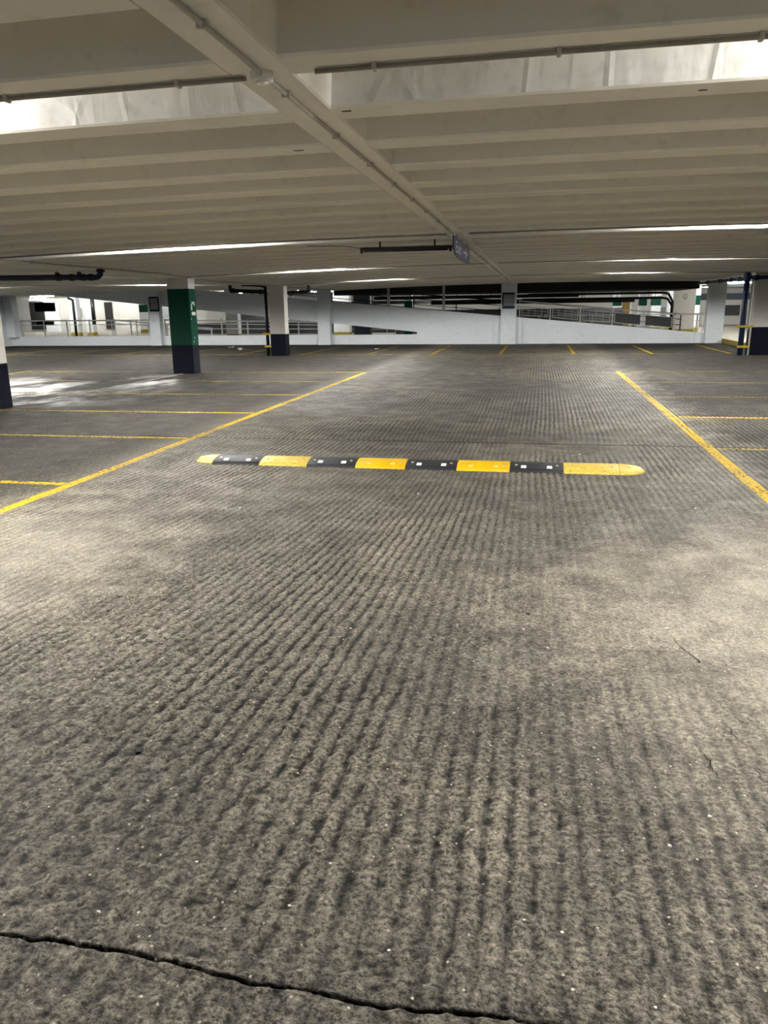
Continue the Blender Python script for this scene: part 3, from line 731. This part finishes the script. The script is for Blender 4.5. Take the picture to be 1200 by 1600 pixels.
t = thing('drain_pipe', (-9.55, 27.0, 0), 'black drainpipe with side branches on the white column behind the green one', 'pipe')
b = MB(); b.tube([(-9.53, 26.98, 0), (-9.53, 26.98, 2.40)], .058, 12); b.build('downpipe', M['blackpipe'], t, True)
b = MB(); b.tube([(-10.85, 26.98, 2.47), (-10.85, 26.98, 2.36)]+[tuple(p) for p in arc((-10.85, 26.98, 2.27), (0, 0, -1), (1, 0, 0), .09)]+[(-9.53, 26.98, 2.215)], .066, 12); b.build('branch', M['blackpipe'], t, True)
b = MB(); b.tube([(-9.5, 26.96, 2.385), (-9.8, 26.95, 2.44), (-10.4, 26.95, 2.46)], .045, 10); b.build('branch', M['blackpipe'], t, True)
b = MB(); b.tube([(-9.53, 27.36, 2.18), (-8.2, 27.36, 2.20)]+[tuple(p) for p in arc((-8.05, 27.36, 2.20), (1, 0, 0), (0, 0, 1), .1)]+[(-8.05, 27.36, 2.42)], .055, 12); b.build('branch', M['blackpipe'], t, True)
collar(t, (-10.75, 26.98, 2.275), (1, 0, 0), .085, .16, M['blackpipe']); collar(t, (-9.7, 26.98, 2.22), (1, 0, 0), .085, .12, M['blackpipe'])
for x in (-8.62, -8.3): collar(t, (x, 27.36, 2.195), (1, 0, 0), .068, .08, M['blackpipe'])
for z in (.76, .33):
    b = MB(); b.box(-9.68 if z > .5 else -9.62, -9.38, 26.87, 26.90, z-.03, z+.04); b.build('bracket', M['yellowp'], t)
t = thing('drain_pipe', (6.36, 26.9, 0), 'navy drainpipe with yellow brackets beside the right edge column', 'pipe')
b = MB(); b.tube([(6.36, 26.9, 0), (6.36, 26.9, 2.56)], .085, 14); b.build('downpipe', M['pipe'], t, True)
collar(t, (6.36, 26.9, 2.40), (0, 0, 1), .115, .22, M['pipe']); collar(t, (6.36, 26.9, 1.95), (0, 0, 1), .095, .05, M['pipe'])
b = MB(); b.tube([(6.40, 26.9, 2.36), (6.42, 35.05, 2.43)], .05, 10); b.build('branch', M['pipe'], t, True)
for y in (28.2, 29.3, 31.0, 33.2): collar(t, (6.41, y, 2.36+(y-26.9)*.0086), (0, 1, 0), .075, .22, M['pipe'])
b = MB(); b.tube([(6.36, 26.85, 2.37), (9.5, 26.85, 2.42)], .055, 12); b.build('branch', M['pipe'], t, True)
collar(t, (6.62, 26.85, 2.375), (1, 0, 0), .08, .12, M['pipe'])
b = MB(); b.tube([(6.52, 26.88, .8), (6.52, 26.88, 2.45)], .03, 10); b.build('riser', M['mark'], t, True)
b = MB(); b.tube([(6.60, 26.88, .0), (6.60, 26.88, 2.45)], .028, 10); b.build('riser', M['column'], t, True)
for z, x0, x1 in ((.90, 6.16, 6.66), (.27, 6.24, 6.60)):
    b = MB(); b.box(x0, x1, 26.78, 26.83, z-.035, z+.035); b.build('bracket', M['yellowp'], t)

# ------------------------------------------------------------------ railings
def railing(label, posts, zb, ztp, y, mids, mat, pw=.05, group=None, rails=True, topw=.06):
    # posts: x list; zb(x), ztp(x) give the foot and the top
    t = thing('guard_rail', (posts[0], y, zb(posts[0])), label, 'railing', group)
    for x in posts:
        b = MB(); b.box(x-pw/2, x+pw/2, y-pw/2, y+pw/2, zb(x)-.02, ztp(x)); b.build('post', mat, t)
    xa, xb = posts[0]-pw, posts[-1]+pw
    b = MB(); b.quadprism([(xa, ztp(xa)-topw), (xb, ztp(xb)-topw), (xb, ztp(xb)), (xa, ztp(xa))], y-.04, y+.04); b.build('top_rail', mat, t)
    for m_ in mids:
        f = lambda x: zb(x)+(ztp(x)-zb(x))*m_
        b = MB(); b.quadprism([(xa, f(xa)-.018), (xb, f(xb)-.018), (xb, f(xb)+.018), (xa, f(xa)+.018)], y-.02, y+.02); b.build('mid_rail', mat, t)
    return t
railing('grey railing on the low wall from the left wall to the first pier', [-25.45, -24.2, -22.95, -21.7, -20.5, -19.2, -18.45], lambda x: .45, lambda x: 1.25-(x+25.5)*.004, 35.5, (.70,), M['rail'])
railing('grey railing on the low wall behind the green and drainpipe columns', [-17.7, -16.3, -14.8, -13.5, -12.2, -11.0, -10.05], lambda x: .44, lambda x: 1.22-max(0, x+13.2)*.055, 35.5, (.45, .75), M['rail'])
rr = railing('grey sloping railing with dark mesh panels on the right ramp wall', [-0.85, .47, 1.75, 3.10, 4.37, 5.65], lambda x: ztop(x), lambda x: 1.86-(x+.86)*.095, 35.52, (), M['rail'])
for xa, xb, mt in ((-0.85, .47, 0), (.47, 1.75, 0), (1.75, 3.10, 0), (3.10, 4.37, 1), (4.37, 5.65, 1)):
    b = MB(); f0 = lambda x: ztop(x)+.10; f1 = lambda x: 1.86-(x+.86)*.095-.17; a_, c_ = xa+.09, xb-.09; wd = .022
    b.quadprism([(a_, f1(a_)-wd), (c_, f1(c_)-wd), (c_, f1(c_)), (a_, f1(a_))], 35.50, 35.54)
    b.quadprism([(a_, f0(a_)), (c_, f0(c_)), (c_, f0(c_)+wd), (a_, f0(a_)+wd)], 35.50, 35.54)
    b.box(a_, a_+wd, 35.50, 35.54, f0(a_), f1(a_)); b.box(c_-wd, c_, 35.50, 35.54, f0(c_), f1(c_))
    b.build('panel_frame', M['rail'], rr)
    if mt:
        b = MB(); b.quadprism([(a_, f0(a_)), (c_, f0(c_)), (c_, f1(c_)), (a_, f1(a_))], 35.515, 35.525); b.build('mesh_panel', M['mesh'], rr)
    else:
        b = MB()
        for k in range(1, 4):
            x = a_+(c_-a_)*k/4; b.box(x-.006, x+.006, 35.515, 35.527, f0(x), f1(x))
        for k in range(1, 4):
            q = k/4; za = f0(a_)+(f1(a_)-f0(a_))*q; zc = f0(c_)+(f1(c_)-f0(c_))*q
            b.quadprism([(a_, za-.006), (c_, zc-.006), (c_, zc+.006), (a_, za+.006)], 35.515, 35.527)
        b.build('wire_infill', M['rail'], rr)
b = MB(); b.box(5.62, 6.85, 35.48, 35.56, 1.17, 1.23); b.build('top_rail', M['rail'], rr)
b = MB(); b.box(6.55, 6.60, 35.48, 35.56, .45, 1.18); b.build('post', M['rail'], rr)
# full-height posts in the upper opening
for x, lab in ((-6.72, 'slim pale post in the upper opening, left of the pair'), (-4.21, 'slim pale post in the upper opening, right of the pair')):
    t = thing('opening_post', (x, 35.5, ztop(x)), lab, 'post')
    b = MB(); b.box(x-.055, x+.055, 35.46, 35.56, ztop(x)+.02, cz(x)+.02, bev=.006); b.build('shaft', M['rail'], t)
    b = MB(); b.box(x-.10, x+.10, 35.43, 35.60, ztop(x)+.02, ztop(x)+.05); b.build('base_plate', M['rail'], t)
# rails on the far side of the ramp and of the decks behind
ramp_z = lambda x: max(.02, zund(x)+.24)
railing('dark steel railing on the far side of the ramp', [-24+2.2*k for k in range(15)], lambda x: ramp_z(x)+.05, lambda x: ramp_z(x)+1.15, 40.9, (.25, .5, .75), M['dark'])
railing('white framed railing sloping down behind the left opening', [-21.5, -20.6, -19.6, -18.6, -17.4, -16.2], lambda x: .30, lambda x: 1.22-(x+21.5)*.085, 37.5, (.78,), M['signwhite'], .06)
railing('low pale railing in front of the bright deck behind the ramp', [-12+3.0*k for k in range(8)], lambda x: 0, lambda x: 1.1, 47, (.35, .65), M['rail'])

# ------------------------------------------------------------------ kerb by the right exit
kb = thing('kerb', (7.7, 33, 0), 'low yellow painted kerb beside the broad right pier', 'kerb')
b = MB(); b.add([(7.62, 36.0, 0), (7.80, 36.0, 0), (7.72, 27.5, 0), (7.46, 31.3, 0), (7.62, 36, .20), (7.80, 36, .20), (7.72, 27.5, .20), (7.46, 31.3, .20)], [(0, 3, 2, 1), (4, 5, 6, 7), (0, 1, 5, 4), (1, 2, 6, 5), (2, 3, 7, 6), (3, 0, 4, 7)])
b.build('kerb_stone', M['kerb'], kb)
b = MB(); b.add([(7.50, 31.5, .201), (7.56, 31.5, .201), (7.70, 35.6, .201), (7.64, 35.6, .201)], [(0, 1, 2, 3)]); b.build('white_edge', M['mark'], kb)

# ------------------------------------------------------------------ decks behind the far wall
fc = MB(); fc.box(-46, 24, 41.0, 68, 2.78, 3.0); fco = fc.build('ceiling_deck', M['backwall'], ceiling)
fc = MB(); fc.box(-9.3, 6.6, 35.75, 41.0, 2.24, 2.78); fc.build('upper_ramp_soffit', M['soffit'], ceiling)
fc = MB(); fc.box(-46, -9.3, 35.9, 41.0, 2.75, 2.95); fc.box(6.6, 24, 35.9, 41.0, 2.62, 2.8); fc.build('upper_ramp_soffit', M['backwall'], ceiling)
for yb in (45.4, 51.5, 57.5):
    b = MB(); b.box(-9, 24, yb, yb+.35, 2.60, 2.79); b.build('deck_beam', M['board'] if yb > 50 else M['backwall'], ceiling)
wb = MB(); wb.box(-46, 24.2, 67, 67.3, -.2, 3.2); wall_back = wb.build('wall_back', M['backwall']); tag(wall_back, kind='structure')
b = MB(); b.box(-46, -24.5, 62, 62.3, -.1, 2.8); b.build('partition', M['backwall'], wall_back)
# openings and panels on the partition seen through the left gap
for x0, x1, z0, z1, nm, mt in ((-43.4, -42.0, .2, 2.5, 'dark_recess', 'soffit'), (-42.0, -40.6, 0.0, 2.6, 'pilaster', 'white'), (-42.9, -40.9, 1.70, 2.45, 'upper_panel', 'slate'),
                               (-42.9, -41.2, .60, .95, 'lower_panel', 'mesh'), (-38.9, -38.5, 1.2, 1.95, 'notice', 'board'), (-36.3, -35.6, .2, 2.4, 'dark_recess', 'soffit'), (-31.0, -28.8, .9, 2.3, 'shutter', 'board')):
    b = MB(); b.box(x0, x1, 61.9, 62.05, z0, z1); b.build(nm, M[mt], wall_back)
for x0, x1, z0, z1, nm, mt in ((6.55, 7.15, .0, 2.05, 'door_leaf', 'door'), (6.4, 7.3, 0, 2.2, 'door_frame', 'white'), (9.5, 11.5, .6, 1.4, 'panel', 'board'), (13, 15.5, .7, 1.5, 'panel', 'mesh'), (-8, -4, .3, 1.3, 'panel', 'mesh'), (-2, 1, .3, 1.2, 'panel', 'board'), (-20, -14, .4, 1.5, 'panel', 'board'), (12.0, 19.5, 1.9, 2.4, 'fascia', 'slate')):
    b = MB(); yy = 66.9 if nm != 'door_frame' else 66.94; b.box(x0, x1, yy, 67.02, z0, z1); b.build(nm, M[mt], wall_back)
b = MB(); b.box(-9.0, 5.0, 50.0, 50.3, 0, 1.45); b.build('added_dark_band', M['mesh'], wall_back)  # dark band added to tone down the washed-out deck view
b = MB(); b.box(-24, -9.6, 53.0, 53.2, 0, 0.75); b.build('added_dark_band', M['mesh'], wall_back)
b = MB(); b.box(-11.0, 6.5, 42.2, 42.6, 2.30, 2.80); b.build('added_dark_beam', M['soffit'], ceiling)  # added to deepen the dark in the upper opening
GB = 'columns on the decks behind the far wall'
def bcol(x, y, wd, label, green=False, navy=False, zb=2.8):
    bands = [(0, .25, 'painted_base', 'kerb')]
    if green: bands += [(.25, 1.55, 'shaft', 'white'), (1.55, 2.1, 'painted_band', 'green'), (2.1, zb, 'head', 'white')]
    elif navy: bands += [(.25, .9, 'painted_skirt', 'navy'), (.9, zb, 'shaft', 'white')]
    else: bands += [(.25, zb, 'shaft', 'white')]
    return column(x-wd/2, x+wd/2, y-.25, y+.25, zb, label, GB, bands, 'deck_column')
bcol(-31.6, 50, .6, 'white column seen through the left railing, beside black pipes')
bcol(-30.1, 49.5, .5, 'second white column through the left railing, between black pipes')
bcol(-30.0, 57, .75, 'white column with green band seen just left of the first far pier', True)
bcol(-17.6, 44, .75, 'white column seen under the ramp right of the green column', navy=False)
bcol(-17.2, 52, .7, 'white column with dark skirt under the ramp, left of the drainpipe column', navy=True)
bcol(-11.5, 46, 1.0, 'short white column showing inside the wedge under the ramp')
bcol(5.15, 56, .55, 'leftmost green banded column behind the right railing', True)
bcol(6.55, 54, .5, 'second green banded column behind the right railing', True)
bcol(7.1, 52, .55, 'third green banded column behind the right railing, beside the ochre door', True)
bcol(8.05, 52, .55, 'plain white column behind the right railing', False)
bcol(8.95, 50, .7, 'nearest green banded column behind the right railing, beside the black pipe', True)
bcol(14.5, 56, .6, 'white column behind the broad right pier')
cc = column(6.55, 7.55, 41.6, 42.1, 2.7, 'grey column with a round emblem beyond the right railing', GB, ((0, .40, 'painted_base', 'kerb'), (.40, 2.75, 'shaft', 'column')), 'deck_column')
b = MB()
for k in range(20):
    a0, a1 = 2*PI*k/20, 2*PI*(k+1)/20; x, z = 7.05, 1.98
    b.add([(x+.13*math.cos(a0), 41.59, z+.13*math.sin(a0)), (x+.13*math.cos(a1), 41.59, z+.13*math.sin(a1)), (x+.105*math.cos(a1), 41.59, z+.105*math.sin(a1)), (x+.105*math.cos(a0), 41.59, z+.105*math.sin(a0))], [(0, 1, 2, 3)])
b.box(7.035, 7.065, 41.585, 41.6, 1.82, 2.06); b.build('emblem', M['board'], cc)
# dark blue pillar and stack behind the upper opening
t = thing('blue_pillar', (-10.4, 44, 0), 'dark blue pillar seen in the upper opening next to the left pier', 'column')
b = MB(); b.box(-10.3, -9.35, 43.8, 44.3, 0, 2.75); b.build('shaft', M['slate'], t)
t = thing('deck_column', (-7.6, 46, 0), 'small green banded column far off in the upper opening', 'column', GB)
b = MB(); b.box(-7.75, -7.3, 45.9, 46.2, 0, 2.0); b.build('shaft', M['green'], t)
b = MB(); b.box(-7.75, -7.3, 45.9, 46.2, 2.0, 2.8); b.build('head', M['white'], t)
# clutter of dark beams and hanging panels under the far deck
for i, (x0, x1, y, z0, z1) in enumerate(((-9, 2, 43.2, 2.05, 2.22), (-6, 5, 44.6, 1.75, 1.98), (-12, -1.6, 49, 1.85, 2.05))):
    t = thing('cable_tray', ((x0+x1)/2, y, z0), ['upper', 'lower', 'rear'][i]+' dark cable tray across the upper opening', 'cable tray', 'dark cable trays behind the far wall')
    b = MB(); b.box(x0, x1, y, y+.3, z0, z0+.03); b.box(x0, x1, y, y+.03, z0, z1); b.build('tray', M['dark'], t)
    for k in range(6):
        x = x0+(x1-x0)*(k+.5)/6; b = MB(); b.box(x-.015, x+.015, y+.02, y+.05, z0, 2.79); b.build('hanger', M['dark'], t)
# black pipes behind the right railing
for z, y, zend, lab, x0 in ((2.17, 41.3, 1.75, 'upper black pipe running above the right railing', -0.6), (1.93, 41.4, 1.55, 'lower black pipe running above the right railing', -0.9)):
    t = thing('drain_pipe', (x0, y, z), lab, 'pipe', 'black pipes behind the right railing')
    b = MB(); b.tube([(x0, y, z), (5.9, y, z), (6.2, y, z-.05), (6.42, y, zend), (6.42, y, .3)], .062, 10); b.build('pipe', M['blackpipe'], t, True)
    for x in (0.6, 2.2, 4.0, 5.6):
        b = MB(); b.tube([(x, y, z), (x, y, 2.9)], .012, 6); b.build('hanger', M['blackpipe'], t)
t = thing('drain_pipe', (-31, 49, 0), 'black downpipe on the columns seen through the left railing', 'pipe')
b = MB(); b.tube([(-31.15, 49.2, 0), (-31.15, 49.2, 2.4), (-31.5, 49.2, 2.55)], .09, 10); b.build('pipe', M['blackpipe'], t, True)
b = MB(); b.tube([(-29.6, 49.0, 0.8), (-29.6, 49.0, 2.75)], .12, 10); b.build('branch', M['blackpipe'], t, True)

# lamps of the decks behind
k = 0
WHERE = ['row one', 'row two', 'row three', 'row four']
for yi, y in enumerate((43.6, 48.0, 54.5, 60.0)):
    xs = {0: (-24, -13.5, 8.5, 13), 1: (-37, -33.5, -30, -20, -14, -7, 3, 7, 12), 2: (-26, -12, -5, 1.5, 9, 15), 3: (-42, -38.5, -35, -31, -9, 4, 10, 16)}[yi]
    for xi, x in enumerate(xs):
        batten(x, x+1.8, y, True, 'far lit batten on the deck behind, %s, %s from the left' % (WHERE[yi], ['first', 'second', 'third', 'fourth', 'fifth', 'sixth', 'seventh', 'eighth', 'ninth', 'tenth', 'eleventh'][xi]), 'lamps of the decks behind', True, 2.66, False)

for i, (x, y) in enumerate(((8.6, 38.0), (11.2, 40.2))):  # extra lamps added to brighten the floor beyond the right opening
    batten(x, x+1.8, y, True, ['nearer', 'farther'][i]+' added lit batten brightening the exit floor behind the broad right pier', 'lamps of the decks behind', True, 2.50, False)

# ------------------------------------------------------------------ litter and loose chips
def scrap(x, y, s, label):
    b = MB(); n = 9; vs = [(x, y, .02*s/.2)]
    for k in range(n):
        t = 2*PI*k/n; q = s*(0.6+.5*random.random()); vs.append((x+q*math.cos(t), y+q*math.sin(t), random.uniform(.002, .05)))
    vs2 = [(a, c, d+.004) for a, c, d in vs]
    o_ = len(vs)
    b.add(vs+vs2, [(0, 1+(k+1) % n, 1+k) for k in range(n)]+[(o_, o_+1+k, o_+1+(k+1) % n) for k in range(n)]+[(1+k, 1+(k+1) % n, o_+1+(k+1) % n, o_+1+k) for k in range(n)])
    ob = b.build('paper_scrap', M['paper'], None, origin=(x, y, 0)); tag(ob, label, 'litter', 'paper scraps near the far wall'); return ob
scrap(-13.4, 33.0, .17, 'white paper scrap, leftmost of three left of the drainpipe column')
scrap(-12.55, 31.9, .13, 'crumpled white paper scrap, middle of three left of the drainpipe column')
scrap(-12.1, 30.9, .12, 'small white paper scrap, nearest of three left of the drainpipe column')
scrap(-6.4, 31.2, .10, 'tiny white scrap on the dark floor under the ramp wedge')
def chip(x, y, s, mat='chip', name='stone_chip'):
    b = MB(); z0 = float(field(np.array([x]), np.array([y]))[0][0])
    n = 7; ring = [(x+s*(.7+.5*random.random())*math.cos(2*PI*k/n), y+s*(.6+.4*random.random())*math.sin(2*PI*k/n)) for k in range(n)]
    vs = [(a, c, z0-.004) for a, c in ring]+[(x+(a-x)*.75, y+(c-y)*.75, z0+s*.38) for a, c in ring]
    b.add(vs, [tuple(range(n-1, -1, -1)), tuple(range(n, 2*n))]+[(k, (k+1) % n, (k+1) % n+n, k+n) for k in range(n)])
    return b.build(name, M[mat], None, origin=(x, y, z0))
CH = [(-1.52, 2.69, .010), (0.70, 3.86, .014), (0.60, 2.31, .012), (0.45, 2.14, .011), (-0.55, 1.88, .008), (0.02, 1.76, .009), (0.12, 1.74, .009), (-0.32, 1.60, .009),
      (-1.13, 1.58, .010), (-1.02, 1.60, .011), (-0.95, 1.82, .009), (-0.62, 1.70, .009), (-0.42, 2.08, .008), (-0.15, 2.10, .008), (0.08, 2.28, .008), (-0.28, 2.82, .009),
      (-0.02, 3.72, .010), (0.10, 3.52, .010), (0.26, 2.66, .009), (0.27, 2.58, .008), (-0.9, 3.6, .010), (-1.7, 3.1, .011), (-1.05, 2.5, .009), (-2.4, 5.9, .014), (-1.0, 6.6, .014), (0.5, 8.7, .02), (1.3, 6.4, .015), (-0.2, 5.2, .012), (0.33, 1.55, .009), (0.14, 1.56, .008)]
for x, y, s in CH:
    tag(chip(x, y, s*.75), 'tiny pale stone chip lying loose on the ribbed concrete', 'stone', 'loose stone chips on the floor')
tag(chip(-1.42, 2.35, .026, 'leaf', 'dark_debris'), 'dark lump of debris in the left foreground concrete', 'debris')
tag(chip(0.0, 3.93, .016, 'leaf', 'dark_debris'), 'small dark flake beside pale chips in the middle of the aisle', 'debris')
for o in bpy.data.objects:
    if '_o' in o: del o['_o']
